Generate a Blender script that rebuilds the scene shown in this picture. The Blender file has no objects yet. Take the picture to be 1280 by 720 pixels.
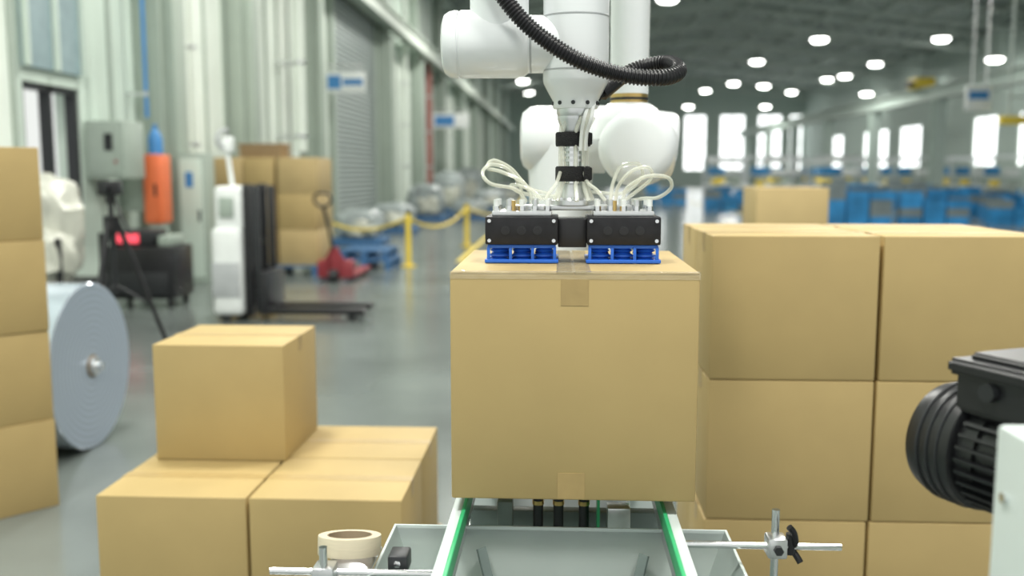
import bpy, bmesh, math, random
from mathutils import Vector, Matrix, Quaternion
random.seed(7)
sc = bpy.context.scene
sc.view_settings.view_transform = 'Standard'
sc.view_settings.look = 'None'

# ------------------------------------------------------------------ materials
def mat(name, col, rough=0.5, metal=0.0, var=0.06, scale=6.0, bump=0.0, bscale=60.0,
        emis=0.0, trans=0.0, alpha=1.0, coat=0.0, stretch=None, spec=0.5):
    m = bpy.data.materials.new(name); m.use_nodes = True
    nt = m.node_tree; N = nt.nodes; L = nt.links
    b = N['Principled BSDF']
    tc = N.new('ShaderNodeTexCoord')
    mp = N.new('ShaderNodeMapping'); L.new(tc.outputs['Object'], mp.inputs['Vector'])
    if stretch: mp.inputs['Scale'].default_value = stretch
    nz = N.new('ShaderNodeTexNoise'); nz.inputs['Scale'].default_value = scale
    nz.inputs['Detail'].default_value = 5
    L.new(mp.outputs[0], nz.inputs['Vector'])
    cr = N.new('ShaderNodeValToRGB')
    cr.color_ramp.elements[0].position = 0.3; cr.color_ramp.elements[1].position = 0.7
    cr.color_ramp.elements[0].color = tuple(max(0, c*(1-var)) for c in col)+(1,)
    cr.color_ramp.elements[1].color = tuple(min(1, c*(1+var)) for c in col)+(1,)
    L.new(nz.outputs['Fac'], cr.inputs['Fac'])
    L.new(cr.outputs['Color'], b.inputs['Base Color'])
    b.inputs['Roughness'].default_value = rough
    b.inputs['Metallic'].default_value = metal
    b.inputs['Coat Weight'].default_value = coat
    b.inputs['Specular IOR Level'].default_value = spec
    b.inputs['Transmission Weight'].default_value = trans
    b.inputs['Alpha'].default_value = alpha
    if emis:
        L.new(cr.outputs['Color'], b.inputs['Emission Color'])
        b.inputs['Emission Strength'].default_value = emis
    if bump:
        n2 = N.new('ShaderNodeTexNoise'); n2.inputs['Scale'].default_value = bscale
        L.new(mp.outputs[0], n2.inputs['Vector'])
        bp = N.new('ShaderNodeBump'); bp.inputs['Strength'].default_value = bump
        bp.inputs['Distance'].default_value = 0.01
        L.new(n2.outputs['Fac'], bp.inputs['Height']); L.new(bp.outputs[0], b.inputs['Normal'])
    return m

M = {}
M['card']  = mat('cardboard', (0.430,0.318,0.140), 0.60, var=0.06, scale=3.0, bump=0.12, bscale=6, spec=0.3)
M['card2'] = mat('cardboard_pale', (0.47,0.353,0.170), 0.60, var=0.06, scale=3, bump=0.12, bscale=6, spec=0.3)
M['cardedge'] = mat('cardboard_edge', (0.08,0.055,0.028), 0.8)
M['tape']  = mat('packing_tape', (0.385,0.275,0.115), 0.42, var=0.05, scale=30, bump=0.08, bscale=40)
M['clear'] = mat('clear_tape', (0.66,0.59,0.43), 0.12, var=0.05, scale=40, bump=0.6, bscale=50, alpha=0.32)
M['floor'] = mat('floor_paint', (0.140,0.160,0.152), 0.19, var=0.22, scale=0.9, bump=0.04, bscale=3, spec=0.6)
M['wall']  = mat('wall_paint', (0.74,0.80,0.73), 0.6, var=0.05, scale=1.5)
M['wallg'] = mat('wall_panel_green', (0.54,0.63,0.56), 0.6, var=0.06, scale=1.5)
M['pil']   = mat('column_paint', (0.34,0.40,0.345), 0.55, var=0.05, scale=2)
M['endw']  = mat('end_wall_paint', (0.42,0.50,0.46), 0.7)
M['roof']  = mat('roof_sheet', (0.24,0.285,0.265), 0.7, var=0.15, scale=1)
M['truss'] = mat('truss_steel', (0.47,0.53,0.49), 0.6)
M['glassb']= mat('blue_glazing', (0.24,0.33,0.35), 0.25, var=0.1)
M['pane']  = mat('emissive_window_pane', (0.96,1.0,0.99), 0.4, var=0.02, emis=2.2)  # added panes; the windows' daylight glow is put in as emission
M['shut']  = mat('shutter_steel', (0.32,0.37,0.355), 0.45, metal=0.3)
M['black'] = mat('black_plastic', (0.010,0.010,0.012), 0.36, var=0.3)
M['dark']  = mat('dark_metal', (0.030,0.032,0.035), 0.45, metal=0.4)
M['anod']  = mat('black_anodised', (0.020,0.020,0.023), 0.42, metal=0.5, var=0.2, scale=60)
M['rob']   = mat('robot_white', (0.78,0.81,0.82), 0.28, var=0.015, coat=0.3)
M['robg']  = mat('robot_grey', (0.42,0.44,0.45), 0.35)
M['alu']   = mat('aluminium', (0.68,0.69,0.70), 0.28, metal=0.9, var=0.05, scale=60)
M['chrome']= mat('chrome', (0.78,0.79,0.80), 0.12, metal=1.0, var=0.02)
M['brass'] = mat('brass', (0.60,0.42,0.16), 0.3, metal=0.9)
M['blue']  = mat('blue_silicone', (0.02,0.13,0.60), 0.4, var=0.1)
M['bluec'] = mat('blue_crate_plastic', (0.030,0.24,0.52), 0.45, var=0.3, scale=2)
M['greyc'] = mat('grey_crate_plastic', (0.18,0.22,0.23), 0.5, var=0.2, scale=2)
M['bluep'] = mat('blue_pallet_plastic', (0.04,0.13,0.28), 0.5)
M['tube']  = mat('pneumatic_tube', (0.86,0.87,0.76), 0.10, var=0.02, alpha=0.42, coat=0.7)
M['cable'] = mat('white_cable', (0.75,0.77,0.75), 0.4)
M['fab']   = mat('velcro_black', (0.01,0.01,0.011), 0.9, bump=0.5, bscale=400)
M['frame'] = mat('machine_grey_paint', (0.54,0.60,0.59), 0.38, var=0.03)
M['hop']   = mat('hopper_paint', (0.62,0.69,0.67), 0.35, var=0.04)
M['bar_shade'] = mat('dark_bar_and_shade_paint', (0.17,0.21,0.20), 0.45)  # cross bars, plus the dark bars that imitate shadow in the hopper
M['green'] = mat('green_belt', (0.03,0.38,0.15), 0.4)
M['cream'] = mat('masking_tape', (0.60,0.53,0.39), 0.6, var=0.05, scale=30, stretch=(1,1,12))
M['core']  = mat('paper_core', (0.30,0.23,0.15), 0.8)
M['red']   = mat('red_paint', (0.28,0.035,0.045), 0.4)
M['redp']  = mat('red_pipe_paint', (0.33,0.12,0.10), 0.5)
M['orange']= mat('orange_paint', (0.75,0.17,0.06), 0.45)
M['yellow']= mat('yellow_paint', (0.80,0.60,0.06), 0.45)
M['cab']   = mat('cabinet_paint', (0.33,0.39,0.34), 0.5)
M['white'] = mat('white_paint', (0.76,0.79,0.78), 0.4)
M['film']  = mat('stretch_film', (0.52,0.53,0.46), 0.3, var=0.15, scale=5, bump=0.4, bscale=10)
M['goods'] = mat('wrapped_goods_grey', (0.30,0.34,0.34), 0.3, var=0.35, scale=4, bump=0.8, bscale=8)
M['rolls'] = mat('film_roll_end', (0.36,0.42,0.50), 0.30, metal=0.35, var=0.16, scale=3)
M['rolle'] = mat('film_roll_outer', (0.46,0.52,0.60), 0.16, metal=0.45, coat=0.4)
M['wood']  = mat('pallet_wood', (0.36,0.25,0.13), 0.75, var=0.2, scale=10, stretch=(1,8,8))
M['signb'] = mat('sign_blue', (0.05,0.22,0.50), 0.5)
M['lamp']  = mat('lamp_glow', (1.0,1.0,0.94), 0.5, var=0.0, emis=15.0)
M['redled']= mat('red_display', (0.9,0.08,0.12), 0.5, emis=1.0)

def ringmat(m):
    nt=m.node_tree; N=nt.nodes; L=nt.links
    w=N.new('ShaderNodeTexWave'); w.wave_type='RINGS'; w.rings_direction='X'
    w.inputs['Scale'].default_value=9; w.inputs['Distortion'].default_value=0.6
    tc=[n for n in N if n.type=='TEX_COORD'][0]
    mp=N.new('ShaderNodeMapping'); mp.inputs['Location'].default_value=(0,0,-0.452)
    L.new(tc.outputs['Object'],mp.inputs['Vector']); L.new(mp.outputs[0],w.inputs['Vector'])
    cr=[n for n in N if n.type=='VALTORGB'][0]
    mx=N.new('ShaderNodeMath'); mx.operation='MULTIPLY_ADD'; mx.inputs[1].default_value=0.35; mx.inputs[2].default_value=0.35
    L.new(w.outputs['Fac'],mx.inputs[0]); L.new(mx.outputs[0],cr.inputs['Fac'])
ringmat(M['rolls'])

# ------------------------------------------------------------------ builder
def catmull(pts, n=12):
    P=[Vector(p) for p in pts]; P=[P[0]*2-P[1]]+P+[P[-1]*2-P[-2]]
    out=[]
    for i in range(1,len(P)-2):
        for k in range(n):
            t=k/n; a,b,c,d=P[i-1],P[i],P[i+1],P[i+2]
            out.append(0.5*((2*b)+(c-a)*t+(2*a-5*b+4*c-d)*t*t+(3*b-a-3*c+d)*t**3))
    out.append(P[-2]); return out
def resample(pts, step):
    out=[pts[0]]; acc=0
    for a,b in zip(pts[:-1],pts[1:]):
        l=(b-a).length; 
        if l==0: continue
        t=step-acc
        while t<=l:
            out.append(a.lerp(b,t/l)); t+=step
        acc=l-(t-step)
    return out

class B:
    def __init__(s,name): s.name=name; s.bm=bmesh.new(); s.mats=[]
    def mi(s,m):
        m=M[m]
        if m not in s.mats: s.mats.append(m)
        return s.mats.index(m)
    def add(s,tb,m,mx=None):
        i=s.mi(m)
        for f in tb.faces: f.material_index=i
        if mx is not None: tb.transform(mx)
        me=bpy.data.meshes.new('t'); tb.to_mesh(me); tb.free()
        s.bm.from_mesh(me); bpy.data.meshes.remove(me)
    def box(s,x0,x1,y0,y1,z0,z1,m,bev=0.0,rot=None,seg=2):
        tb=bmesh.new(); bmesh.ops.create_cube(tb,size=1)
        sx,sy,sz=abs(x1-x0),abs(y1-y0),abs(z1-z0)
        tb.transform(Matrix.Diagonal((sx,sy,sz,1)))
        if bev: bmesh.ops.bevel(tb,geom=tb.edges[:],offset=min(bev,min(sx,sy,sz)*0.49),segments=seg,affect='EDGES',profile=0.5)
        mx=Matrix.Translation(((x0+x1)/2,(y0+y1)/2,(z0+z1)/2))
        if rot: mx=mx@Matrix.Rotation(rot[1],4,rot[0])
        s.add(tb,m,mx)
    def bar(s,p0,p1,w,h,m,bev=0.0):
        p0=Vector(p0);p1=Vector(p1);d=p1-p0
        tb=bmesh.new(); bmesh.ops.create_cube(tb,size=1)
        tb.transform(Matrix.Diagonal((w,h,d.length,1)))
        if bev: bmesh.ops.bevel(tb,geom=tb.edges[:],offset=bev,segments=2,affect='EDGES')
        q=d.to_track_quat('Z','Y'); s.add(tb,m,Matrix.Translation((p0+p1)/2)@q.to_matrix().to_4x4())
    def lathe(s,prof,o,d,m,seg=40):
        tb=bmesh.new(); rings=[]
        for r,h in prof:
            if r<1e-6: rings.append([tb.verts.new((0,0,h))])
            else: rings.append([tb.verts.new((r*math.cos(2*math.pi*k/seg),r*math.sin(2*math.pi*k/seg),h)) for k in range(seg)])
        for A,Bq in zip(rings[:-1],rings[1:]):
            for k in range(seg):
                k2=(k+1)%seg
                if len(A)==1 and len(Bq)==1: continue
                if len(A)==1: tb.faces.new((A[0],Bq[k2],Bq[k]))
                elif len(Bq)==1: tb.faces.new((A[k],A[k2],Bq[0]))
                else: tb.faces.new((A[k],A[k2],Bq[k2],Bq[k]))
        bmesh.ops.recalc_face_normals(tb,faces=tb.faces[:])
        q=Vector(d).normalized().to_track_quat('Z','Y')
        s.add(tb,m,Matrix.Translation(o)@q.to_matrix().to_4x4())
    def cyl(s,p0,p1,r,m,r1=None,seg=32,rd=0.0):
        p0=Vector(p0);p1=Vector(p1);h=(p1-p0).length; r1=r if r1 is None else r1
        if rd:
            pr=[(0,0)]
            for k in range(6):
                a=math.pi/2*k/5; pr.append((r-rd+rd*math.sin(a), rd-rd*math.cos(a)))
            for k in range(6):
                a=math.pi/2*k/5; pr.append((r1-rd+rd*math.cos(a), h-rd+rd*math.sin(a)))
            pr.append((0,h))
        else: pr=[(0,0),(r,0),(r1,h),(0,h)]
        s.lathe(pr,p0,p1-p0,m,seg)
    def tube(s,pts,r,m,seg=12,smooth=10,ribs=None):
        P=catmull(pts,smooth) if smooth else [Vector(p) for p in pts]
        if ribs: P=resample(P,ribs)
        tb=bmesh.new(); rings=[]; up=None
        for i,p in enumerate(P):
            t=(P[min(i+1,len(P)-1)]-P[max(i-1,0)]).normalized()
            if up is None:
                up=t.orthogonal().normalized()
            else:
                up=(up-t*up.dot(t)).normalized()
            v=t.cross(up); rr=r
            if ribs: rr=r*(1.0 if (i//2)%2==0 else 0.82)
            rings.append([tb.verts.new(p+up*rr*math.cos(2*math.pi*k/seg)+v*rr*math.sin(2*math.pi*k/seg)) for k in range(seg)])
        for A,Bq in zip(rings[:-1],rings[1:]):
            for k in range(seg): tb.faces.new((A[k],A[(k+1)%seg],Bq[(k+1)%seg],Bq[k]))
        tb.faces.new(rings[0]); tb.faces.new(rings[-1])
        bmesh.ops.recalc_face_normals(tb,faces=tb.faces[:])
        s.add(tb,m)
    def blob(s,c,sz,m,amp=0.12,seed=0,sub=4):
        from mathutils import noise
        tb=bmesh.new(); bmesh.ops.create_icosphere(tb,subdivisions=sub,radius=1)
        for v in tb.verts:
            p=v.co.copy()
            q=Vector([math.copysign(abs(a)**0.7,a) for a in p])
            n=noise.noise(p*2.2+Vector((seed,0,0)))+0.5*noise.noise(p*6+Vector((seed,3,0)))
            v.co=q*(1+amp*n)
        tb.transform(Matrix.Diagonal((sz[0]/2,sz[1]/2,sz[2]/2,1)))
        s.add(tb,m,Matrix.Translation(c))
    def done(s,rotz=0.0,ang=35,pivot=None):
        xs=[v.co for v in s.bm.verts]
        lo=Vector((min(v.x for v in xs),min(v.y for v in xs),min(v.z for v in xs)))
        hi=Vector((max(v.x for v in xs),max(v.y for v in xs),max(v.z for v in xs)))
        o=Vector(((lo.x+hi.x)/2,(lo.y+hi.y)/2,lo.z)) if pivot is None else Vector(pivot)
        bmesh.ops.translate(s.bm,verts=s.bm.verts[:],vec=-o)
        me=bpy.data.meshes.new(s.name); s.bm.to_mesh(me); s.bm.free()
        for m in s.mats: me.materials.append(m)
        for p in me.polygons: p.use_smooth=True
        me.set_sharp_from_angle(angle=math.radians(ang))
        ob=bpy.data.objects.new(s.name,me); ob.location=o; ob.rotation_euler[2]=rotz
        sc.collection.objects.link(ob); return ob
def copy(ob,loc,rz=0.0):
    o=ob.copy(); o.name=ob.name.split('.')[0]; o.location=loc; o.rotation_euler[2]=rz
    sc.collection.objects.link(o); return o

# ------------------------------------------------------------------ room
XL,XR,YE,YB=-5.6,26.0,105.0,-4.0
b=B('floor'); b.box(XL-0.3,XR+0.3,YB,YE+0.3,-0.2,0,'floor'); b.done()

def wall(name,axis,pos,th,s0,s1,z0,z1,ops,m):
    b=B(name)
    def seg(a,c,za,zc):
        if c-a<1e-4 or zc-za<1e-4: return
        if axis=='x': b.box(pos,pos+th,a,c,za,zc,m)
        else: b.box(a,c,pos,pos+th,za,zc,m)
    cur=s0
    for (a,c,za,zc) in sorted(ops):
        seg(cur,a,z0,z1); seg(a,c,z0,za); seg(a,c,zc,z1); cur=c
    seg(cur,s1,z0,z1); return b.done()
def winframe(i,axis,pos,a,c,za,zc,nv,nh,t=0.1,m='dark',pane=False):
    b=B('window_%d'%i)
    def bx(p,q,r,s2):
        if axis=='x': b.box(pos-0.03,pos+0.09,p,q,r,s2,m)
        else: b.box(p,q,pos-0.03,pos+0.09,r,s2,m)
    for k in range(nv+1):
        p=a+(c-a-t)*k/nv; bx(p,p+t,za,zc)
    for k in range(nh+1):
        p=za+(zc-za-t)*k/nh; bx(a+t,c-t,p,p+t)
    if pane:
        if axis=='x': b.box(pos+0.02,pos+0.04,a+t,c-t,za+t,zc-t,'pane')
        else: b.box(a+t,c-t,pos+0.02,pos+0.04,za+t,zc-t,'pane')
    b.done()
lw=[(9.9,11.1,1.0,2.45)]
wall('wall_left','x',XL-0.3,0.3,YB,YE,0,10.0,lw,'wallg')
winframe(1,'x',XL-0.12,9.9,11.1,1.0,2.45,2,1,0.07)
rw=[(a,c,1.8,4.95) for a,c in ((40,43.4),(46.8,50.2),(53.4,56.8),(59.4,62.8),(71.6,76),(78.7,84.9),(91,96.3))]
wall('wall_right','x',XR,0.3,YB,YE,0,10.0,rw,'endw')
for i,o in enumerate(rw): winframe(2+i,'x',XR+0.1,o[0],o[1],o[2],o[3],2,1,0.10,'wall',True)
ew=[(a,c,1.6,7.6) for a,c in ((-3.4,-1.2),(1.0,3.2),(5.0,7.4),(9.3,11.5),(13.2,15.6),(17.0,19.7),(21.0,23.6),(24.3,25.8))]
wall('wall_end','y',YE,0.3,XL,XR,0,11.5,ew,'endw')
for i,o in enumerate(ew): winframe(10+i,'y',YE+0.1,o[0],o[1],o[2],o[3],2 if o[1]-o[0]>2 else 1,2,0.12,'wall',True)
xm=(XL+XR)/2
b=B('ceiling')
for (x0,z0,x1,z1) in ((XL-0.3,10.0,xm,11.9),(xm,11.9,XR+0.3,10.0)):
    tb=bmesh.new()
    vs=[tb.verts.new(p) for p in ((x0,YB,z0),(x1,YB,z1),(x1,YE+0.3,z1),(x0,YE+0.3,z0),(x0,YB,z0+0.15),(x1,YB,z1+0.15),(x1,YE+0.3,z1+0.15),(x0,YE+0.3,z0+0.15))]
    for f in ((0,1,2,3),(4,7,6,5),(0,4,5,1),(3,2,6,7),(0,3,7,4),(1,5,6,2)): tb.faces.new([vs[k] for k in f])
    bmesh.ops.recalc_face_normals(tb,faces=tb.faces[:]); b.add(tb,'roof')
b.done()
b=B('roof_truss')
for (xa,za,xb,zb) in ((XL,9.8,xm,11.7),(xm,11.7,XR,9.8)):
    b.bar((xa,0,za),(xb,0,zb),0.25,0.25,'truss')
    b.bar((xa,0,za-0.9),(xb,0,zb-0.9),0.22,0.22,'truss')
    n=8
    for k in range(n):
        t0=k/n;t1=(k+0.5)/n;t2=(k+1)/n
        p=lambda t,dz:(xa+(xb-xa)*t,0,za+(zb-za)*t+dz)
        b.bar(p(t0,0),p(t1,-0.9),0.09,0.09,'truss'); b.bar(p(t1,-0.9),p(t2,0),0.09,0.09,'truss')
tr=b.done(); base=tr.location.copy()
first=True
for y in range(14,104,8):
    if first: tr.location.y=y; first=False
    else: copy(tr,(base.x,y,base.z))
b=B('roof_purlins')
for k in range(1,13):
    x=XL+(XR-XL)*k/13; z=10.0+1.9*(1-abs(x-xm)/(xm-XL))
    b.box(x-0.07,x+0.07,YB,YE,z-0.2,z-0.03,'truss')
b.done()
b=B('wall_column')
b.box(XL,XL+0.35,-0.3,0.3,0,9.6,'pil',0.01); b.box(XL+0.35,XL+0.5,-0.2,0.2,0,5.6,'pil',0.01)
col=b.done(); cz=col.location.copy(); col.location.y=7.2
for y in (12.9,16.2,20.8,29.5,36,43,51,60,70,80,92): copy(col,(cz.x,y,0))
b=B('wall_panels')
for (y0,y1) in ((4,6.8),(7.6,9.6),(13.3,15.8),(16.6,20.4),(21.2,23.0),(30,35.6),(36.5,42.5),(44,50),(52,59),(61,69)):
    b.box(XL,XL+0.06,y0,y1,0.0,5.2,'wall'); 
    n=int((y1-y0)/0.9)+1
    for k in range(n+1):
        y=y0+(y1-y0)*k/n; b.box(XL+0.06,XL+0.09,y-0.03,y+0.03,0,5.2,'pil')
b.done()
b=B('window_20')
for (y0,y1) in ((9.9,11.1),(13.6,15.6),(17,20.2)):
    za,zb=(2.6,4.9) if y0<12 else (5.6,8.6)
    b.box(XL,XL+0.05,y0,y1,za,zb,'glassb')
    for y in (y0,(y0+y1)/2,y1): b.box(XL+0.05,XL+0.1,y-0.03,y+0.03,za,zb,'wallg')
b.done()
b=B('crane_rail')
b.box(XL+0.5,XL+0.62,10,YE-1,5.75,6.15,'wall'); b.box(XL+0.42,XL+0.72,10,YE-1,6.15,6.19,'wall'); b.box(XL+0.42,XL+0.72,10,YE-1,5.71,5.75,'pil')
b.done()
b=B('roller_shutter_door')
for k in range(46): b.cyl((XL+0.07,23.4,0.06+k*0.127),(XL+0.07,28.6,0.06+k*0.127),0.063,'shut',seg=10)
b.box(XL+0.005,XL+0.40,23.1,28.9,5.85,6.5,'pil',0.03); b.box(XL+0.005,XL+0.16,23.1,23.4,0,5.9,'pil'); b.box(XL+0.005,XL+0.16,28.6,28.9,0,5.9,'pil')
b.done()
def pipe(y,x,r,m,z0,z1,name='wall_pipe'):
    b=B(name); b.cyl((x,y,z0),(x,y,z1),r,m,seg=16)
    z=z0+0.3
    while z<z1:
        b.box(XL+0.005,x,y-0.02,y+0.02,z-0.02,z+0.02,'alu'); b.cyl((x,y,z-0.03),(x,y,z+0.03),r*1.25,'alu',seg=16); z+=1.4
    b.done()
pipe(12.35,XL+0.25,0.025,'signb',2.2,9.0); pipe(13.45,XL+0.3,0.05,'redp',0.2,9.0)
pipe(14.0,XL+0.25,0.04,'wall',0.2,9.0); pipe(18.7,XL+0.55,0.11,'wall',1.9,9.0); pipe(19.2,XL+0.45,0.045,'redp',1.9,9.0)
pipe(39,XL+0.3,0.12,'redp',0.0,6.0); pipe(33,XL+0.3,0.1,'wall',0.0,9.0)

b=B('crane_column'); b.box(-0.15,0.15,-0.25,0.25,0,5.14,'endw',0.01); b.box(-0.28,0.28,-0.3,-0.25,0,5.14,'endw'); b.box(-0.28,0.28,0.25,0.3,0,5.14,'endw')
cc=b.done(); cc.location=(19,30,0)
for y in (40,50,60,70,80,90,100): copy(cc,(19,y,0))
b=B('crane_runway_beam'); b.box(18.9,19.1,20,104,5.2,5.75,'endw'); b.box(18.7,19.3,20,104,5.75,5.81,'truss'); b.box(18.7,19.3,20,104,5.15,5.2,'truss'); b.done()
for yy in (52,36):
    b=B('crane_hoist'); b.box(18.5,19.5,yy,yy+1.3,5.84,6.4,'yellow',0.05); b.box(18.3,18.6,yy+0.2,yy+1.1,5.95,6.25,'dark',0.03)
    for q in (yy+0.15,yy+1.15): b.cyl((18.85,q,5.91),(19.15,q,5.91),0.08,'dark',seg=16)
    b.done()
b=B('hanging_sign'); b.box(14.6,15.5,36,36.08,3.7,4.6,'white',0.01); b.box(14.7,15.4,35.98,36,4.1,4.4,'signb')
for x in (14.8,15.3): b.cyl((x,36.04,4.6),(x,36.04,11.0),0.02,'alu',seg=8)
b.done()
# yellow suspended workstation crane at the right
b=B('suspended_light_crane')
b.box(15.4,21.0,34.9,35.1,3.15,3.45,'yellow',0.02)
for x in (15.7,18.2,20.7): b.cyl((x,35,3.45),(x,35,11.0 if x<18 else 10.5),0.05,'truss',seg=10)
for k in range(14): b.bar((16.2+k*0.35,35,3.45),(16.4+k*0.35,35,4.1),0.03,0.03,'truss')
b.box(15.7,20.7,34.97,35.03,4.08,4.14,'truss'); b.box(16.6,16.9,34.8,35.2,2.75,3.15,'yellow',0.03); b.cyl((16.75,35,1.9),(16.75,35,2.75),0.02,'dark',seg=8)
b.done()

# ------------------------------------------------------------------ high bay lamps
KE=0.62
def lamp(x,y,z,energy=None,r=0.48):
    b=B('high_bay_lamp')
    zr=10.0+1.9*(1-abs(x-xm)/(xm-XL))-0.02
    b.cyl((x,y,z+0.25),(x,y,zr),0.02,'dark',seg=8)
    b.lathe([(0,0.28),(0.10,0.28),(0.12,0.12),(r,0.0),(r,-0.03),(r-0.02,-0.03)],(x,y,z),(0,0,1),'alu',24)
    b.lathe([(0,0.0),(r-0.02,0.0),(r-0.02,-0.08),(r*0.7,-0.18),(0,-0.22)],(x,y,z),(0,0,1),'lamp',24)
    o=b.done()
    if energy:
        l=bpy.data.lights.new('lamp_light','AREA'); l.shape='DISK'; l.size=1.6; l.energy=energy*KE; l.color=(1,0.985,0.92)
        lo=bpy.data.objects.new('lamp_light',l); sc.collection.objects.link(lo)
        lo.parent=o; lo.location=(0,0,-0.06)
for p in ((4.9,46,9.5),(22.7,60,9.45),(14.2,72,9.5),(23.3,74,9.5),(24.6,57,7.9),(23,86,9.5),(23.4,82,9.4),(24.8,68,7.8),(14.2,97,9.5),
          (22.8,98,9.4),(-3.3,85,9.4),(-3.2,97,9.4),(24.6,80,7.8),(12.7,98,8.0),(20.3,98,8.0),(17.2,84,8.8)): lamp(*p)
for p in ((-2.6,5,8.8,650),(2.6,5,8.8,650),(-2.6,-1.0,8.8,700),(2.6,-1.0,8.8,700),(-1.5,13,8.8,900),(6,13,8.8,700),(-1.5,23,9,1000),(10,23,9,900),  # extra lamps added to light the hall, mostly out of view
          (-1.5,34,9,1000),(12,38,9.2,1500),(0,52,9.2,1500),(15,58,9.2,1500),(3,74,9.2,1500),(15,86,9.2,1500)): lamp(*p)

# ------------------------------------------------------------------ cartons
def carton(cx,y0,z0,w,d,h,rz=0.0,m='card',front=True,seam='y',bev=0.004,clear=False,name='cardboard_box',tf=0.055,tw=0.05):
    b=B(name); x0,x1=cx-w/2,cx+w/2; y1=y0+d
    b.box(x0,x1,y0,y1,z0,z0+h,m,bev)
    t=0.0007; zt=z0+h
    if seam=='y':
        b.box(cx-0.0015,cx+0.0015,y0+0.003,y1-0.003,zt-0.002,zt+t*0.6,'cardedge')
        b.box(cx-tw/2,cx+tw/2,y0-t,y1+t,zt-t,zt+t,'clear' if clear else 'tape')
        if front:
            b.box(cx-tw/2,cx+tw/2,y0-t,y0+t,zt-tf,zt,'tape'); b.box(cx-tw/2,cx+tw/2,y0-t,y0+t,z0,z0+tf,'tape')
            b.box(cx-tw/2,cx+tw/2,y1-t,y1+t,zt-tf,zt,'tape')
    else:
        cy=(y0+y1)/2
        b.box(x0+0.003,x1-0.003,cy-0.0015,cy+0.0015,zt-0.002,zt+t*0.6,'cardedge')
        b.box(x0-t,x1+t,cy-tw/2,cy+tw/2,zt-t,zt+t,'clear' if clear else 'tape')
        b.box(x1-t,x1+t,cy-tw/2,cy+tw/2,zt-tf,zt,'tape'); b.box(x0-t,x0+t,cy-tw/2,cy+tw/2,zt-tf,zt,'tape')
    return b.done(rz)
def pallet(x0,x1,y0,y1,z0=0.0,h=0.12,m='wood',name='wooden_pallet'):
    b=B(name); n=7
    for k in range(n):
        a=y0+(y1-y0-0.09)*k/(n-1); b.box(x0,x1,a,a+0.09,z0+h-0.022,z0+h,m,0.002)
    for k in range(3):
        a=x0+(x1-x0-0.1)*k/2
        b.box(a,a+0.1,y0,y1,z0+h-0.04,z0+h-0.022,m); b.box(a,a+0.1,y0,y1,z0,z0+0.018,m)
        for j in range(3):
            c=y0+(y1-y0-0.1)*j/2; b.box(a,a+0.1,c,c+0.1,z0+0.018,z0+h-0.04,m)
    return b.done()

# held carton
ZB,ZT=0.921,1.328
h_=B('cardboard_box'); hx0,hx1,hy0,hy1=-0.191,0.241,1.65,2.12; cx=0.024
h_.box(hx0,hx1,hy0,hy1,ZB,ZT-0.003,'card',0.004)
h_.box(hx0+0.001,cx-0.0015,hy0+0.001,hy1-0.001,ZT-0.004,ZT,'card2',0.0015)
h_.box(cx+0.0015,hx1-0.001,hy0+0.001,hy1-0.001,ZT-0.004,ZT,'card2',0.0015)
h_.box(cx-0.03,cx+0.03,hy0-0.001,hy1+0.001,ZT,ZT+0.0006,'clear')
h_.box(cx-0.022,cx+0.026,hy0-0.0006,hy0+0.001,ZT-0.058,ZT-0.012,'tape')
h_.box(cx-0.026,cx+0.022,hy0-0.0006,hy0+0.001,ZB+0.003,ZB+0.050,'tape')
h_.box(hx0-0.0005,hx1+0.0005,hy0-0.0006,hy0+0.02,ZT-0.012,ZT+0.0004,'clear')
h_.done()

# right stack
pallet(0.40,1.36,2.63,3.30)
for c in range(2):
    for l in range(3):
        for r in range(2):
            carton(0.646+c*0.460+(0.003*random.uniform(-1,1))-0.008*(2-l)*0.4,2.65+r*0.318,0.1205+l*0.403,0.453,0.311,0.4005,
                   random.uniform(-0.005,0.005),'card' if r==0 else 'card2',front=False,seam='x')
# left low stack
pallet(-1.41,-0.46,2.76,3.64)
for c in range(2):
    for r in range(2):
        carton((-1.181,-0.705)[c],2.77+r*0.425,0.1205,(0.466,0.468)[c],0.418,0.3975,random.uniform(-0.004,0.004),'card',front=False,seam='x' )
carton(-1.154,3.14,0.5195,0.450,0.43,0.400,0.0,'card',front=False,seam='x')
# far-left stack, turned about 50 degrees
ux,uy=math.cos(math.radians(50)),math.sin(math.radians(50))
for l in range(4):
    C=Vector((-2.26-0.004*(l%2),4.10)); w_,d_=0.62,0.40
    cc2=C-Vector((ux,uy))*w_/2+Vector((-uy,ux))*(d_/2)
    carton(cc2.x,cc2.y-d_/2,l*0.402,w_,d_,0.400,math.radians(50+0.5*(l%2)),'card',front=False)
# stack behind the right stack
pallet(1.25,2.3,6.5,7.2)
for l in range(3):
    for c in range(2):
        if l==2 and c==1: continue
        carton(1.57+c*0.49,6.6,0.1205+l*0.425,0.48,0.5,0.4235,0.0,'card2',front=False)

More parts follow.
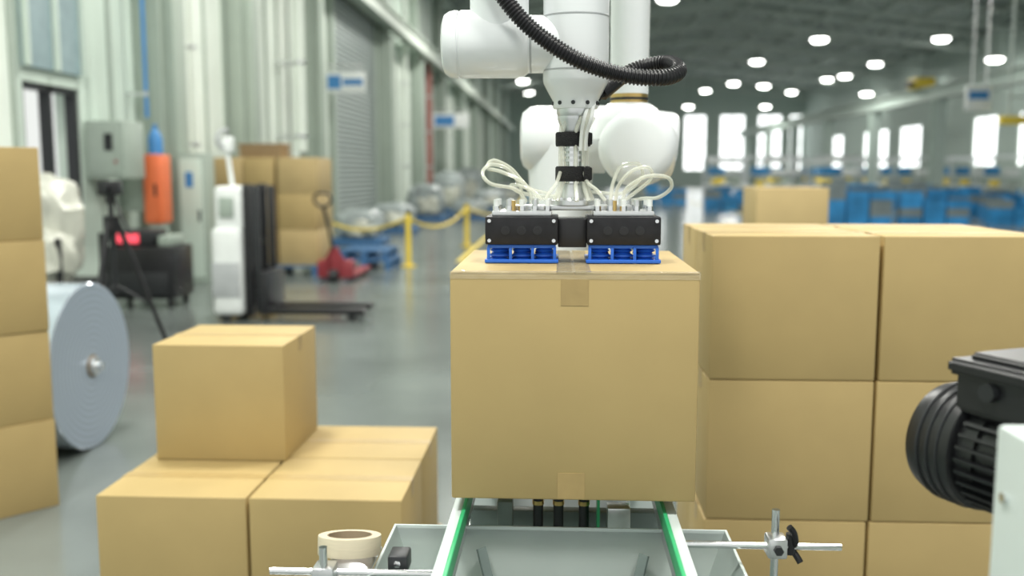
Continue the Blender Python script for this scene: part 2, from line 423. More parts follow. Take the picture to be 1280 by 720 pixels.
# ------------------------------------------------------------------ vacuum gripper
g=B('vacuum_gripper')
for (x0,x1) in ((-0.141,-0.004),(0.050,0.188)):
    xc=(x0+x1)/2
    g.box(x0,x1,1.80,1.93,1.364,1.417,'anod',0.003)
    g.box(x0+0.012,x1-0.012,1.81,1.92,1.417,1.427,'alu',0.002)
    for k in range(3):
        hx=xc-0.030+k*0.030
        g.lathe([(0.0085,0.0),(0.0085,0.002),(0.006,0.002),(0.006,0.0005),(0,0.0005)],(hx,1.8005,1.391),(0,-1,0),'dark',20)
        g.cyl((hx,1.7995,1.391),(hx,1.7975,1.391),0.0062,'black',seg=16)
    for sx in (x0+0.008,x1-0.008):
        for sz in (1.372,1.409):
            g.cyl((sx,1.801,sz),(sx,1.797,sz),0.0035,'chrome',seg=12)
    for k in range(5):
        fx=x0+0.02+k*(x1-x0-0.04)/4
        for fy in (1.825,1.895):
            g.cyl((fx,fy,1.427),(fx,fy,1.436),0.007,'chrome',seg=6); g.cyl((fx,fy,1.436),(fx,fy,1.448),0.0055,'alu' if k%2 else 'white',seg=16)
    g.cyl((xc-0.02,1.83,1.427),(xc-0.02,1.83,1.446),0.008,'brass',seg=16)
    g.box(x0+0.004,x1-0.004,1.806,1.924,1.357,1.364,'blue',0.002)
    for i in range(3):
        for j in range(2):
            px=x0+0.026+i*(x1-x0-0.052)/2; py=1.833+j*0.064
            g.lathe([(0.010,1.358),(0.016,1.354),(0.018,1.351),(0.012,1.348),(0.019,1.344),(0.020,1.341),(0.013,1.339),(0.021,1.333),(0.0225,1.3295),(0.018,1.3295),(0,1.335)],(px,py,0),(0,0,1),'blue',24)
    g.box(x0-0.001,x1+0.001,1.803,1.812,1.3295,1.336,'blue',0.001); g.box(x0-0.001,x1+0.001,1.918,1.927,1.3295,1.336,'blue',0.001)
    g.box(x0-0.001,x0+0.007,1.812,1.918,1.3295,1.336,'blue',0.001); g.box(x1-0.007,x1+0.001,1.812,1.918,1.3295,1.336,'blue',0.001)
    for k in range(4):
        px=x0+0.003+k*(x1-x0-0.012)/3; g.box(px,px+0.006,1.804,1.809,1.334,1.36,'blue',0.001)
g.box(-0.004,0.050,1.82,1.92,1.358,1.412,'black',0.002)
g.box(-0.09,0.137,1.845,1.895,1.427,1.437,'alu',0.002)
AX,AY=0.024,1.875
g.lathe([(0,1.437),(0.042,1.437),(0.042,1.446),(0.028,1.450),(0.024,1.470),(0.022,1.478),(0.0,1.478)],(AX,AY,0),(0,0,1),'alu')
for k in range(8):
    a=k*math.pi/4; g.cyl((AX+0.034*math.cos(a),AY+0.034*math.sin(a),1.446),(AX+0.034*math.cos(a),AY+0.034*math.sin(a),1.452),0.004,'chrome',seg=8)
g.cyl((AX,AY,1.478),(AX,AY,1.60),0.017,'chrome')
for z in (1.52,1.53,1.54): g.cyl((AX,AY,z),(AX,AY,z+0.005),0.024,'alu')
g.lathe([(0,1.549),(0.021,1.549),(0.021,1.575),(0.030,1.60),(0.030,1.606),(0,1.606)],(AX,AY,0),(0,0,1),'alu')
for (z0,z1) in ((1.482,1.511),(1.549,1.576)):
    g.lathe([(0,z0),(0.033,z0),(0.034,z0+0.004),(0.034,z1-0.003),(0.032,z1),(0,z1)],(AX,AY,0),(0,0,1),'fab',28)
    g.box(AX+0.02,AX+0.036,AY-0.036,AY-0.02,z0+0.002,z1-0.002,'fab',0.003)
for dx,dy in ((-0.024,-0.01),(-0.02,-0.02),(0.026,-0.01),(0.02,-0.022),(0.005,-0.029)):
    g.tube([(AX+dx*1.5,AY+dy*1.6,1.445),(AX+dx*1.0,AY+dy,1.48),(AX+dx,AY+dy,1.53),(AX+dx*1.0,AY+dy,1.575),(AX+dx*1.1+0.01,AY+dy,1.604)],0.0042,'tube',10,8)
def loop(pts,r=0.0036): g.tube(pts,r,'tube',10,14)
loop([(-0.065,1.84,1.445),(-0.085,1.82,1.468),(-0.130,1.81,1.478),(-0.147,1.82,1.498),(-0.132,1.835,1.514),(-0.100,1.84,1.505),(-0.078,1.85,1.475),(-0.074,1.86,1.447)])
loop([(-0.052,1.84,1.445),(-0.07,1.83,1.48),(-0.11,1.83,1.500),(-0.139,1.84,1.508),(-0.128,1.85,1.522),(-0.095,1.85,1.507),(-0.060,1.85,1.47),(-0.02,1.86,1.458)])
loop([(-0.035,1.83,1.447),(-0.05,1.83,1.462),(-0.075,1.83,1.474),(-0.095,1.85,1.474),(-0.08,1.86,1.462),(-0.04,1.86,1.453),(0.0,1.86,1.455)])
loop([(0.105,1.84,1.445),(0.11,1.83,1.475),(0.135,1.82,1.503),(0.165,1.83,1.508),(0.172,1.84,1.488),(0.145,1.85,1.463),(0.125,1.86,1.447)])
loop([(0.118,1.83,1.447),(0.125,1.82,1.47),(0.16,1.81,1.492),(0.200,1.82,1.490),(0.208,1.83,1.470),(0.185,1.84,1.452),(0.16,1.85,1.450),(0.14,1.86,1.446)])
loop([(0.095,1.84,1.446),(0.10,1.84,1.48),(0.115,1.85,1.51),(0.148,1.85,1.515),(0.155,1.86,1.49),(0.12,1.86,1.46),(0.06,1.86,1.462)])
loop([(0.085,1.83,1.446),(0.07,1.83,1.465),(0.052,1.84,1.480),(0.045,1.85,1.50)])
loop([(-0.03,1.83,1.446),(-0.02,1.83,1.462),(-0.008,1.84,1.478),(0.0,1.85,1.50)])
g.done()

# ------------------------------------------------------------------ robot arm
r=B('robot_arm')
WX,WY=0.028,1.875
r.lathe([(0,1.606),(0.034,1.606),(0.036,1.612),(0.036,1.620),(0,1.620)],(WX,WY,0),(0,0,1),'alu')
r.lathe([(0,1.620),(0.042,1.620),(0.044,1.624),(0.044,1.636),(0.052,1.650),(0.0615,1.668),(0.0625,1.676),(0.0625,1.800),(0.0625,1.97),(0.058,1.985),(0.04,1.99),(0,1.99)],(WX,WY,0),(0,0,1),'rob')
for k in range(10):
    a=k*math.pi/5+0.2; r.cyl((WX+0.043*math.cos(a),WY+0.043*math.sin(a),1.63),(WX+0.046*math.cos(a),WY+0.046*math.sin(a),1.63),0.004,'dark',seg=8)
for z in (1.69,1.79):
    r.lathe([(0.0630,0),(0.0634,0.0005),(0.0634,0.0025),(0.0630,0.003)],(WX,WY,z),(0,0,1),'robg')
r.lathe([(0,0),(0.045,0.0),(0.056,0.004),(0.062,0.013),(0.0635,0.024),(0.0635,0.030),(0.0615,0.031),(0.0615,0.034),(0.0635,0.035),(0.0635,0.140),(0.060,0.155),(0.054,0.163),(0.054,0.25),(0,0.25)],(-0.226,WY,1.742),(1,0,0),'rob')
r.lathe([(0.0536,0.0),(0.0545,0.001),(0.0545,0.004),(0.0536,0.005)],(-0.060,WY,1.742),(1,0,0),'robg')
r.lathe([(0,1.742),(0.056,1.742),(0.056,1.83),(0.058,1.86),(0.058,1.98),(0.05,2.0),(0,2.0)],(-0.118,WY,0),(0,0,1),'rob')
r.cyl((-0.118,WY-0.07,1.95),(-0.118,WY+0.16,1.95),0.06,'rob',rd=0.015)
r.lathe([(0,0),(0.052,0),(0.046,0.04),(0.048,0.5),(0.058,0.56),(0,0.56)],(-0.118,WY+0.11,1.96),(0.30,0.50,0.38),'rob')
EX,EY,EZ=0.17,2.43,2.35
r.cyl((EX-0.17,EY+0.02,EZ),(EX+0.09,EY+0.02,EZ),0.068,'rob',rd=0.02)
SX,SY=0.168,2.42
r.cyl((SX,SY,1.69),(SX,SY,2.30),0.047,'rob',r1=0.05,seg=40)
r.cyl((SX,SY,1.665),(SX,SY,1.692),0.046,'brass'); r.cyl((SX,SY,1.675),(SX,SY,1.681),0.0475,'dark')
r.lathe([(0,1.668),(0.050,1.668),(0.070,1.655),(0.085,1.625),(0.088,1.58),(0,1.58)],(SX,SY,0),(0,0,1),'rob')
r.lathe([(0,0),(0.06,0.0),(0.078,0.006),(0.090,0.02),(0.096,0.04),(0.096,0.042),(0.0935,0.043),(0.0935,0.047),(0.096,0.048),(0.096,0.20),(0.08,0.215),(0,0.215)],(SX+0.014,SY-0.10,1.560),(0.12,1,0.0),'rob',48)
r.lathe([(0,0),(0.05,0),(0.07,0.006),(0.085,0.025),(0.088,0.05),(0.088,0.22),(0,0.22)],(-0.105,2.56,1.585),(1,0,0),'rob')
r.cyl((0.14,2.56,1.585),(0.30,2.56,1.565),0.088,'rob',rd=0.02)
r.lathe([(0,0),(0.12,0),(0.12,0.02),(0.095,0.03),(0.085,0.06),(0.082,0.5),(0.09,0.62),(0,0.62)],(0.0,2.56,0.95),(0,0,1),'rob')
r.box(-0.18,0.18,2.36,2.62,0.0,0.95,'robg',0.02)
r.tube([(-0.16,1.80,1.90),(-0.105,1.79,1.815),(-0.053,1.785,1.757),(0.027,1.78,1.703),(0.115,1.78,1.674),(0.188,1.79,1.671),(0.218,1.83,1.687),(0.205,1.89,1.707),(0.160,1.91,1.703),(0.115,1.90,1.683),(0.088,1.885,1.663)],0.0155,'black',16,24,ribs=0.0017)
r.cyl((0.112,1.90,1.682),(0.076,1.882,1.652),0.018,'black',seg=12); r.cyl((0.080,1.884,1.655),(0.068,1.878,1.645),0.012,'black',seg=12)
for k,(dx,dz) in enumerate(((0,0),(0.005,0.004),(-0.004,0.006))):
    r.tube([(0.072+dx,1.876,1.648+dz),(0.058+dx,1.855,1.625+dz),(0.050+dx*1.4,1.835,1.60),(0.044+dx,1.838,1.575),(0.042+dx,1.84,1.54)],0.0038,'cable' if k else 'tube',10,10)
r.done(pivot=(0,2.56,0))

# ------------------------------------------------------------------ box conveyor with hopper
c=B('box_conveyor')
RZ=0.895
for (x,s) in ((-0.180,1),(0.199,-1)):
    xa,xb=sorted((x-s*0.012,x+s*0.006))
    c.box(xa,xb,1.0,2.30,RZ-0.06,RZ,'frame',0.002)
    xa,xb=sorted((x+s*0.006,x+s*0.013)); c.box(xa,xb,1.0,2.30,RZ-0.030,RZ+0.002,'green',0.001)
    xa,xb=sorted((x+s*0.006,x+s*0.010)); c.box(xa,xb,1.0,2.30,RZ-0.06,RZ-0.032,'alu')
    for y in (2.26,1.05): c.box(x-0.03,x+0.03,y-0.03,y+0.03,0.0,RZ-0.06,'frame',0.004)
for y in (1.90,2.2): c.box(-0.18,0.205,y-0.015,y+0.015,RZ-0.12,RZ-0.08,'bar_shade',0.002)
for x in (-0.04,0.0,0.05):
    c.cyl((x,1.83,0.80),(x,1.83,0.868),0.010,'dark',seg=16); c.cyl((x,1.83,0.868),(x,1.83,0.90),0.004,'chrome',seg=12); c.cyl((x,1.83,0.85),(x,1.83,0.858),0.0115,'brass',seg=12)
c.box(-0.09,0.095,1.815,1.845,0.78,0.80,'bar_shade',0.002); c.box(0.075,0.080,1.80,1.85,0.80,0.905,'green'); c.box(-0.12,-0.09,1.81,1.85,0.78,0.86,'bar_shade',0.003); c.box(0.095,0.14,1.81,1.85,0.78,0.85,'alu',0.003)
x0,x1,y0,y1,z0,z1=-0.300,0.303,1.10,1.70,0.50,0.851
def plate(pts,th,m):
    tb=bmesh.new(); vs=[tb.verts.new(p) for p in pts]; f=tb.faces.new(vs)
    r_=bmesh.ops.solidify(tb,geom=[f],thickness=th); bmesh.ops.recalc_face_normals(tb,faces=tb.faces[:]); c.add(tb,m)
plate([(x0,y1,z1),(x1,y1,z1),(x1-0.13,y1-0.07,z0),(x0+0.13,y1-0.07,z0)],0.004,'hop')
plate([(x0,y0,z1),(x0,y1,z1),(x0+0.13,y1-0.07,z0),(x0+0.13,y0,z0)],0.004,'hop')
plate([(x1,y0,z1),(x1,y1,z1),(x1-0.13,y1-0.07,z0),(x1-0.13,y0,z0)],0.004,'hop')
plate([(x0+0.13,y0,z0),(x1-0.13,y0,z0),(x1-0.13,y1-0.07,z0),(x0+0.13,y1-0.07,z0)],0.004,'hop')
c.box(x0-0.004,x1+0.004,y1-0.001,y1+0.004,z1-0.02,z1+0.001,'frame',0.001)
c.box(x0-0.004,x0+0.001,y0,y1,z1-0.02,z1+0.001,'frame',0.001); c.box(x1-0.001,x1+0.004,y0,y1,z1-0.02,z1+0.001,'frame',0.001)
c.bar((-0.140,1.670,0.822),(-0.085,1.62,0.62),0.020,0.005,'bar_shade'); c.bar((0.155,1.670,0.815),(0.105,1.62,0.62),0.020,0.005,'bar_shade')  # dark bars put in to imitate shadow patches inside the hopper
for (x,y) in ((-0.26,1.13),(0.27,1.13),(-0.26,1.66),(0.27,1.66)): c.box(x-0.02,x+0.02,y-0.02,y+0.02,0,z1-0.12,'frame',0.003)
c.cyl((-0.455,1.435,0.873),(-0.185,1.435,0.873),0.006,'chrome',seg=20)
c.cyl((-0.366,1.42,0.70),(-0.366,1.42,0.920),0.0065,'chrome',seg=20)
c.box(-0.383,-0.349,1.41,1.448,0.856,0.888,'alu',0.003)
c.box(-0.375,-0.30,1.445,1.56,0.862,0.866,'alu',0.001)
c.box(-0.272,-0.240,1.455,1.50,0.862,0.892,'dark',0.004); c.cyl((-0.256,1.452,0.88),(-0.256,1.462,0.88),0.006,'chrome',seg=6)
c.cyl((0.19,1.54,0.888),(0.464,1.54,0.888),0.006,'chrome',seg=20)
c.cyl((0.36,1.555,0.70),(0.36,1.555,0.945),0.0065,'chrome',seg=20)
c.box(0.344,0.376,1.53,1.567,0.868,0.903,'alu',0.004); c.cyl((0.36,1.532,0.885),(0.36,1.522,0.885),0.008,'dark',seg=6)
c.cyl((0.376,1.548,0.885),(0.386,1.548,0.885),0.008,'dark',seg=12)
c.tube([(0.382,1.548,0.882),(0.388,1.535,0.895),(0.384,1.53,0.915),(0.376,1.528,0.925)],0.0055,'black',10,6)
c.tube([(0.382,1.548,0.885),(0.392,1.54,0.872),(0.398,1.535,0.862)],0.0055,'black',10,6)
c.cyl((0.382,1.54,0.875),(0.382,1.54,0.91),0.008,'black',seg=14)
for x in (-0.33,0.345):
    c.box(min(x,x*0.8),max(x,x*0.8)+0.02,1.41 if x<0 else 1.545,1.43 if x<0 else 1.565,0.70,0.73,'frame',0.003)
c.done()
t=B('masking_tape_roll'); td=Vector((0,0.20,0.98)); to=(-0.343,1.500,0.8775)
t.lathe([(0.037,0.0),(0.051,0.0),(0.0515,0.002),(0.0515,0.028),(0.051,0.030),(0.037,0.030)],to,td,'cream',56)
t.lathe([(0.037,0.030),(0.035,0.030),(0.035,0.0),(0.037,0.0)],to,td,'core',56)
t.done()

# ------------------------------------------------------------------ electric motor + machine frame
mo=B('electric_motor'); S=1.18
A0=Vector((0.542,1.36,1.130)); ax=Vector((0.42,-0.907,0)).normalized(); side=Vector((0.907,0.42,0)).normalized()
def ml(pr,o,m,seg): mo.lathe([(a*S,h*S) for a,h in pr],o,ax,m,seg)
ml([(0,0.004),(0.03,0.0),(0.052,0.003),(0.066,0.012),(0.070,0.024),(0.070,0.075),(0.066,0.077),(0.060,0.078),(0.060,0.10),(0,0.10)],A0,'black',48)
ml([(0,0.08),(0.056,0.08),(0.056,0.26),(0,0.26)],A0,'black',40)
for k in range(30):
    a=2*math.pi*k/30; rad=side*math.cos(a)+Vector((0,0,1))*math.sin(a)
    tb=bmesh.new(); bmesh.ops.create_cube(tb,size=1); tb.transform(Matrix.Diagonal((0.014*S,0.0035*S,0.165*S,1)))
    R=Matrix((rad,ax.cross(rad),ax)).transposed().to_4x4(); mo.add(tb,'black',Matrix.Translation(A0+ax*0.165*S+rad*0.060*S)@R)
ml([(0,0.248),(0.064,0.248),(0.068,0.254),(0.068,0.266),(0.05,0.268),(0,0.268)],A0,'black',48)
for k in range(3): ml([(0.0705,0),(0.072,0.001),(0.072,0.003),(0.0705,0.004)],A0+ax*(0.03+0.014*k)*S,'dark',40)
def obox(ca,cs,cz,la,ls,lz,m,bev):
    tb=bmesh.new(); bmesh.ops.create_cube(tb,size=1); tb.transform(Matrix.Diagonal((ls*S,la*S,lz*S,1)))
    bmesh.ops.bevel(tb,geom=tb.edges[:],offset=bev,segments=3,affect='EDGES')
    R=Matrix((side,-ax,Vector((0,0,1)))).transposed().to_4x4()
    mo.add(tb,m,Matrix.Translation(A0+ax*ca*S+side*cs*S+Vector((0,0,cz*S)))@R)
obox(0.115,0.0,0.075,0.10,0.105,0.05,'black',0.006); obox(0.115,0.0,0.100,0.115,0.12,0.018,'black',0.006); obox(0.115,0.0,0.111,0.085,0.08,0.010,'black',0.004)
p_=A0+ax*0.115*S+side*-0.04*S+Vector((0,0,0.080*S)); mo.cyl(p_,p_-side*0.025,0.012,'dark',seg=12)
mo.done()
f=B('machine_frame')
f.box(0.455,0.92,0.70,1.0,0.0,1.240,'frame',0.006)
f.box(0.64,0.78,1.0,1.03,1.06,1.19,'frame',0.005)
for z in (0.95,1.05,1.17): f.cyl((0.456,0.97,z),(0.451,0.97,z),0.006,'chrome',seg=6)
f.done()

# ------------------------------------------------------------------ film roll
ro=B('stretch_film_roll'); R_=0.452; RX=-2.905; RY=5.02
ro.lathe([(0.05,0),(R_-0.006,0),(R_,0.006),(R_,0.36),(R_-0.006,0.366)],(RX,RY,R_),(1,0,0),'rolle',72)
ro.lathe([(R_-0.006,0.366),(0.3,0.368),(0.2,0.367),(0.06,0.366)],(RX,RY,R_),(1,0,0),'rolls',72)
ro.lathe([(0.06,0.0),(0.06,0.372),(0.045,0.372),(0.045,0.0)],(RX,RY,R_),(1,0,0),'core',32)
ro.cyl((RX-0.04,RY,R_),(RX+0.42,RY,R_),0.022,'chrome'); ro.cyl((RX+0.372,RY,R_),(RX+0.39,RY,R_),0.05,'alu')
ro.done(pivot=(RX+0.2,RY,0))

# ------------------------------------------------------------------ tripod
t=B('camera_tripod'); tx,ty=-3.10,6.5
for a in (0.4,2.5,4.6):
    fx,fy=tx+0.42*math.cos(a),ty+0.42*math.sin(a)
    t.cyl((tx+0.04*math.cos(a),ty+0.04*math.sin(a),1.15),(fx,fy,0.012),0.020,'black',r1=0.013,seg=12)
    t.cyl((fx,fy,0.0),(fx,fy,0.03),0.02,'black',seg=12)
    t.cyl((tx,ty,0.72),(tx+0.22*math.cos(a),ty+0.22*math.sin(a),0.58),0.008,'dark',seg=8)
t.cyl((tx,ty,0.65),(tx,ty,1.32),0.018,'dark'); t.cyl((tx,ty,1.10),(tx,ty,1.20),0.055,'black')
t.cyl((tx,ty,1.28),(tx,ty,1.34),0.035,'black'); t.box(tx-0.07,tx+0.07,ty-0.05,ty+0.05,1.34,1.44,'black',0.01); t.cyl((tx,ty-0.05,1.39),(tx,ty-0.10,1.39),0.03,'black')
t.tube([(tx+0.03,ty,1.3),(tx+0.12,ty-0.1,1.2),(tx+0.2,ty-0.15,1.08)],0.009,'black',8,5)
t.done()

s_=B('wrapped_bale_on_stand')
s_.blob((-4.80,8.6,0.95),(0.66,0.9,1.0),'film',0.20,3)
s_.blob((-4.62,8.35,0.74),(0.5,0.5,0.5),'film',0.22,9)
for x in (-5.05,-4.4):
    for y in (8.2,9.0): s_.box(x-0.02,x+0.02,y-0.02,y+0.02,0,0.92,'black')
s_.box(-5.08,-4.37,8.17,9.03,0.46,0.50,'black'); 
s_.done()
k=B('equipment_cart')
k.box(-5.05,-4.25,10.3,10.9,0.10,0.68,'black',0.02); k.box(-5.0,-4.3,10.28,10.32,0.15,0.4,'dark',0.01)
k.box(-4.95,-4.5,10.4,10.8,0.68,0.86,'dark',0.02); k.box(-4.90,-4.66,10.385,10.4,0.72,0.82,'redled'); k.box(-4.45,-4.3,10.4,10.8,0.68,0.80,'cab',0.02)
for x in (-4.98,-4.32):
    for y in (10.38,10.82): k.cyl((x-0.02,y,0.05),(x+0.02,y,0.05),0.05,'dark',seg=16)
k.done()
e=B('electrical_cabinet')
e.box(-5.595,-5.12,11.15,11.7,1.42,2.10,'cab',0.015); e.box(-5.55,-5.17,11.135,11.15,1.47,2.05,'cab',0.008); e.box(-5.35,-5.25,11.125,11.135,1.75,1.95,'dark'); e.cyl((-5.36,11.4,2.10),(-5.36,11.4,3.6),0.03,'cab')
e.cyl((-5.22,11.125,1.62),(-5.22,11.137,1.62),0.02,'red'); e.done()
e=B('fire_hose_cabinet')
e.box(-5.27,-5.04,11.95,12.3,0.85,1.72,'orange',0.02); e.box(-5.25,-5.06,11.94,11.95,0.9,1.67,'orange',0.005); e.box(-5.595,-5.27,12.0,12.2,1.0,1.6,'cab'); e.box(-5.12,-5.09,11.925,11.94,1.2,1.35,'dark'); e.box(-5.24,-5.07,12.0,12.25,0,0.85,'cab',0.01); e.done()
e=B('blue_gas_cylinder_cap')
e.lathe([(0,1.722),(0.09,1.722),(0.09,1.92),(0.06,2.0),(0.03,2.04),(0.03,2.1),(0,2.1)],(-5.15,12.1,0),(0,0,1),'signb',24); e.done()
e=B('control_cabinet')
e.box(-5.06,-4.70,12.55,12.95,0.0,1.75,'cab',0.015); e.box(-5.03,-4.73,12.535,12.55,0.1,1.68,'wallg',0.008); e.box(-4.79,-4.76,12.52,12.535,0.85,1.0,'dark'); e.box(-4.95,-4.85,12.525,12.535,1.3,1.5,'signb'); e.done()

# ------------------------------------------------------------------ electric stacker
s=B('electric_pallet_stacker'); D=9.75
s.box(-3.49,-3.18,D-0.35,D+0.35,0.06,0.95,'white',0.06,seg=4); s.box(-3.46,-3.17,D-0.3,D+0.3,0.9,1.36,'white',0.05,seg=4)
s.box(-3.48,-3.20,D-0.36,D-0.345,0.25,0.6,'robg',0.01); s.box(-3.40,-3.25,D-0.325,D-0.30,1.05,1.25,'cab',0.01)
for y in (D-0.28,D+0.22): s.box(-3.17,-3.09,y,y+0.07,0.05,1.38,'black',0.005); s.box(-3.07,-3.01,y+0.01,y+0.06,0.08,1.36,'dark',0.004)
for z in (0.3,0.75,1.3): s.box(-3.16,-3.10,D-0.25,D+0.25,z,z+0.07,'black')
s.box(-3.15,-3.115,D-0.2,D+0.2,0.4,1.3,'dark')
s.cyl((-3.12,D,0.1),(-3.12,D,1.25),0.03,'chrome'); s.box(-3.02,-2.94,D-0.3,D+0.3,0.06,0.5,'black',0.01)
for y in (D-0.28,D+0.12): s.box(-2.96,-1.97,y,y+0.16,0.07,0.13,'black',0.01); s.cyl((-2.1,y+0.03,0.042),(-2.1,y+0.13,0.042),0.042,'dark',seg=14)
s.tube([(-3.36,D,1.34),(-3.39,D,1.6),(-3.41,D,1.75)],0.025,'white',10,5)
s.tube([(-3.41,D-0.02,1.72),(-3.46,D-0.13,1.80),(-3.44,D-0.1,1.9),(-3.40,D,1.93),(-3.44,D+0.1,1.9),(-3.46,D+0.13,1.80),(-3.41,D+0.02,1.72)],0.018,'robg',8,6)
s.box(-3.47,-3.34,D-0.06,D+0.06,1.70,1.86,'white',0.02)
for y in (D-0.25,D+0.25): s.cyl((-3.38,y-0.03,0.06),(-3.38,y+0.03,0.06),0.06,'dark',seg=16)
s.done()

# ------------------------------------------------------------------ carton pile near wall
pallet(-5.05,-3.5,13.7,15.0,0,0.15,'bluep','plastic_pallet')
for i,cx_ in enumerate((-4.80,-4.35,-3.80)):
    for l in range(3): carton(cx_,13.75,0.152+l*0.52,(0.42,0.44,0.56)[i],0.6,0.516,0.0,'card' if (i+l)%2 else 'card2',front=False)
for cx_ in (-4.5,-3.85):
    for l in range(3): carton(cx_,14.4,0.152+l*0.52,0.56,0.55,0.516,0.0,'card2',front=False)
b=B('wooden_crate')
b.box(-4.65,-4.05,13.85,14.3,1.715,1.88,'wood',0.01)
for z in (1.72,1.80,1.88): b.box(-4.68,-4.02,13.82,14.33,z,z+0.03,'wood',0.004)
b.done()
j=B('pallet_jack'); x,y=-3.08,13.0
for dx in (-0.25,0.10): j.box(x+dx,x+dx+0.15,y+0.1,y+1.2,0.05,0.11,'red',0.01); j.cyl((x+dx+0.03,y+1.05,0.04),(x+dx+0.12,y+1.05,0.04),0.04,'dark',seg=12)
j.box(x-0.25,x+0.25,y-0.05,y+0.12,0.05,0.3,'red',0.03); j.bar((x-0.2,y,0.12),(x,y-0.05,0.45),0.08,0.08,'red'); j.bar((x+0.2,y,0.12),(x,y-0.05,0.45),0.08,0.08,'red')
j.cyl((x,y-0.05,0.1),(x,y-0.05,0.48),0.06,'red'); j.cyl((x-0.06,y-0.1,0.09),(x+0.06,y-0.1,0.09),0.09,'dark',seg=18)
j.tube([(x,y-0.08,0.4),(x-0.05,y-0.18,0.8),(x-0.09,y-0.25,1.05)],0.022,'dark',10,5)
j.tube([(x-0.09,y-0.25,1.02),(x-0.2,y-0.26,1.1),(x-0.18,y-0.28,1.2),(x-0.09,y-0.29,1.22),(x+0.0,y-0.28,1.2),(x+0.02,y-0.26,1.1),(x-0.09,y-0.25,1.02)],0.018,'dark',8,6)
j.done()
pallet(-3.45,-2.60,14.6,15.6,0,0.15,'bluep','plastic_pallet'); pallet(-3.4,-2.65,14.65,15.6,0.151,0.15,'bluep','plastic_pallet')
b=B('yellow_safety_barrier')
posts=[(-4.4,17.0),(-2.42,15.2),(-1.9,19.5),(-1.0,25)]
for (x,y) in posts: b.cyl((x,y,0.02),(x,y,0.85),0.045,'yellow',seg=16); b.cyl((x,y,0),(x,y,0.02),0.12,'yellow',seg=16); b.cyl((x,y,0.85),(x,y,0.88),0.05,'dark',seg=16)
for p,q in zip(posts[:-1],posts[1:]):
    for z,sag in ((0.78,0.25),):
        pts=[(p[0]+(q[0]-p[0])*k/6,p[1]+(q[1]-p[1])*k/6,z-sag*(1-((k-3)/3)**2)) for k in range(7)]
        b.tube(pts,0.025,'yellow',8,4)
b.done()
b=B('floor_lane_marking'); b.box(-1.75,-1.65,16,100,0.001,0.004,'yellow'); b.box(6.5,6.6,20,100,0.001,0.004,'yellow'); b.done()
b=B('hanging_sign'); b.box(-5.35,-4.45,22,22.06,3.30,3.76,'white',0.01); b.box(-5.3,-5.0,21.985,22.0,3.38,3.68,'signb'); b.box(-4.95,-4.5,21.985,22.0,3.46,3.60,'signb'); b.bar((-5.55,22.03,3.9),(-4.5,22.03,3.9),0.04,0.04,'alu')
for x in (-5.2,-4.6): b.cyl((x,22.03,3.76),(x,22.03,3.9),0.012,'alu',seg=8)
b.done()
for (yy,x0) in ((40,-5.3),):
    b=B('hanging_sign'); b.box(x0,x0+1.5,yy,yy+0.06,3.3,3.9,'white',0.01); b.box(x0+0.1,x0+0.9,yy-0.015,yy,3.4,3.8,'signb'); b.bar((-5.55,yy+0.03,4.05),(x0+1.4,yy+0.03,4.05),0.04,0.04,'alu'); b.cyl((x0+0.3,yy+0.03,3.9),(x0+0.3,yy+0.03,4.05),0.012,'alu'); b.cyl((x0+1.2,yy+0.03,3.9),(x0+1.2,yy+0.03,4.05),0.012,'alu'); b.done()

def wrapped(x,y,w,h,seed,m='goods'):
    b=B('wrapped_pallet_goods')
    b.box(x-w/2,x+w/2,y-0.5,y+0.5,0,0.14,'bluep',0.01)
    b.blob((x,y,0.14+h*0.48),(w*0.9,0.9,h),m,0.12,seed); b.blob((x+0.1,y-0.1,0.14+h*0.35),(w*0.6,0.8,h*0.7),'film',0.2,seed+4); b.done()
for i,(x,y,w,h) in enumerate(((-4.2,20,1.1,0.6),(-4.2,24,1.2,0.6),(-4.2,30,1.3,1.0),(-2.9,31,1.3,0.5),(-1.6,32,1.2,0.45),(-4.2,36,1.4,1.4),(-2.8,38,1.4,0.7),(-4.2,44,1.4,1.6),(-2.5,46,1.4,0.8),(-0.4,34,1.2,0.45))):
    wrapped(x,y,w,h,i*3)

def crate_stack(n,seed):
    b=B('blue_crate_stack'); rnd=random.Random(seed)
    for cx_ in range(3):
        for l in range(max(1,n-rnd.randint(0,2))):
            mm='bluec' if rnd.random()<0.78 else 'greyc'
            x0=cx_*0.66; z=l*0.24
            b.box(x0,x0+0.6,0,0.4,z,z+0.02,mm)
            for q in ((x0,x0+0.6,0,0.02),(x0,x0+0.6,0.38,0.4),(x0,x0+0.02,0.02,0.38),(x0+0.58,x0+0.6,0.02,0.38)): b.box(*q,z+0.02,z+0.23,mm)
            b.box(x0-0.012,x0+0.612,-0.012,0,z+0.19,z+0.225,mm)
            for k in range(5): b.box(x0+0.05+k*0.12,x0+0.06+k*0.12,-0.01,0,z+0.02,z+0.19,mm)
    return b.done()
st=[crate_stack(4,1),crate_stack(5,2),crate_stack(3,3),crate_stack(6,5)]
for i,s0 in enumerate(st): s0.location=(9.4+i*2.4,31,0)
for row,y in enumerate((28,33.5,36.5,40.5,44.5)):
    for kx in range(5+row//2):
        if random.random()<0.12: continue
        xx=y*0.30+kx*2.35+random.uniform(-.15,.15)
        if xx>22.3 or (16.5<xx<19.4 and y==40.5): continue
        copy(st[random.randint(0,3)],(xx,y+random.uniform(-.3,.3),0),0)
for (x,y) in ((6.6,38),(7.5,44),(-0.5,44),(-3.6,50),(5.0,46.0)): copy(st[random.choice((0,2))],(x,y,0))
w=B('assembly_workstation')
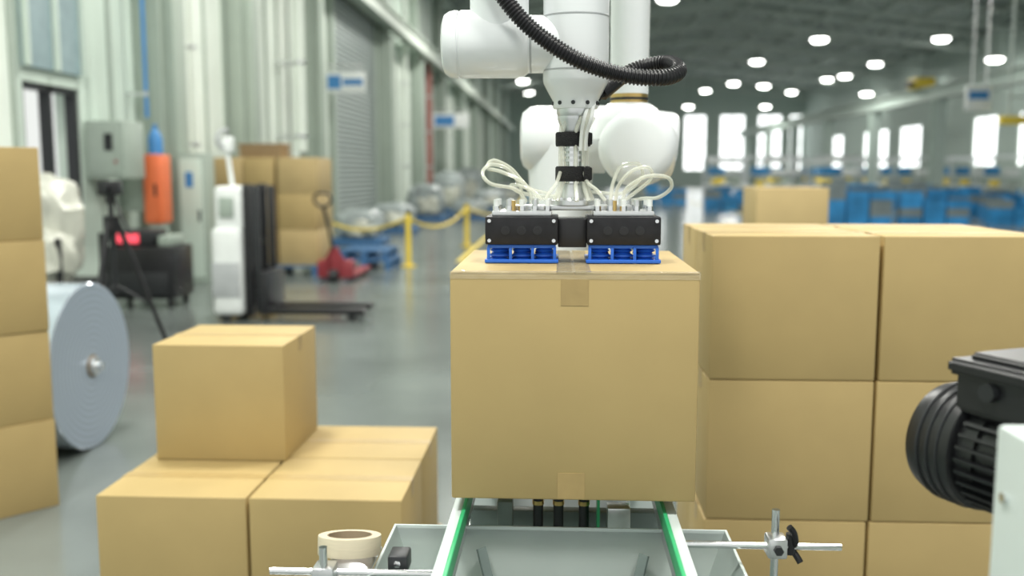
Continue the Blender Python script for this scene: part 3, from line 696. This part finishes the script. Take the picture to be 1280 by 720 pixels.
w.box(0,2.4,0,0.8,0.75,0.80,'white',0.01)
for x in (0.04,2.36):
    for y in (0.04,0.76): w.box(x-0.03,x+0.03,y-0.03,y+0.03,0,0.75 if y<0.4 else 2.3,'alu')
w.box(0,2.4,0.74,0.78,2.25,2.32,'alu'); w.box(0,2.4,0.7,0.8,1.3,1.34,'alu'); w.box(0.3,1.0,0.6,0.75,1.35,1.75,'bluec',0.01); w.box(1.3,2.0,0.6,0.75,1.35,1.65,'white',0.01)
w.box(0.1,2.3,0.4,0.5,2.15,2.2,'white'); w.box(0.5,0.9,0.3,0.6,0.8,1.1,'yellow',0.02); w.box(1.4,1.9,0.3,0.6,0.8,1.05,'cab',0.02); w.box(0.2,2.2,0.1,0.7,0.2,0.24,'alu'); w.box(0.3,1.4,0.2,0.6,0.24,0.55,'bluec',0.02)
ws=w.done(); ws.location=(14,49,0)
for row,y in enumerate((53,57.5,63,67,76)):
    for kx in range(5):
        xx=y*0.17+kx*3.3+random.uniform(-.2,.2)
        if xx<23: copy(ws,(xx,y,0))
for (x,y) in ((10.5,49),(22,49)): copy(ws,(x,y,0))
for (x,y) in ((7.6,32),(12.4,26)):
    b=B('yellow_bollard'); b.cyl((x,y,0.03),(x,y,1.0),0.09,'yellow',seg=16); b.cyl((x,y,0),(x,y,0.03),0.18,'dark'); b.cyl((x,y,0.7),(x,y,0.8),0.093,'dark'); b.done()

# ------------------------------------------------------------------ world + camera
w=bpy.data.worlds.new('sky'); sc.world=w; w.use_nodes=True
w.node_tree.nodes['Background'].inputs[0].default_value=(0.97,1.0,0.96,1); w.node_tree.nodes['Background'].inputs[1].default_value=0.92
cam=bpy.data.cameras.new('camera'); co=bpy.data.objects.new('camera',cam); sc.collection.objects.link(co)
co.location=(0,0,1.5); co.rotation_euler=(math.radians(90-6.89),0,math.radians(2.87))
cam.sensor_width=36; cam.lens=33.75; cam.clip_start=0.05; cam.clip_end=300
cam.dof.use_dof=True; cam.dof.focus_distance=1.74; cam.dof.aperture_fstop=2.2
sc.camera=co
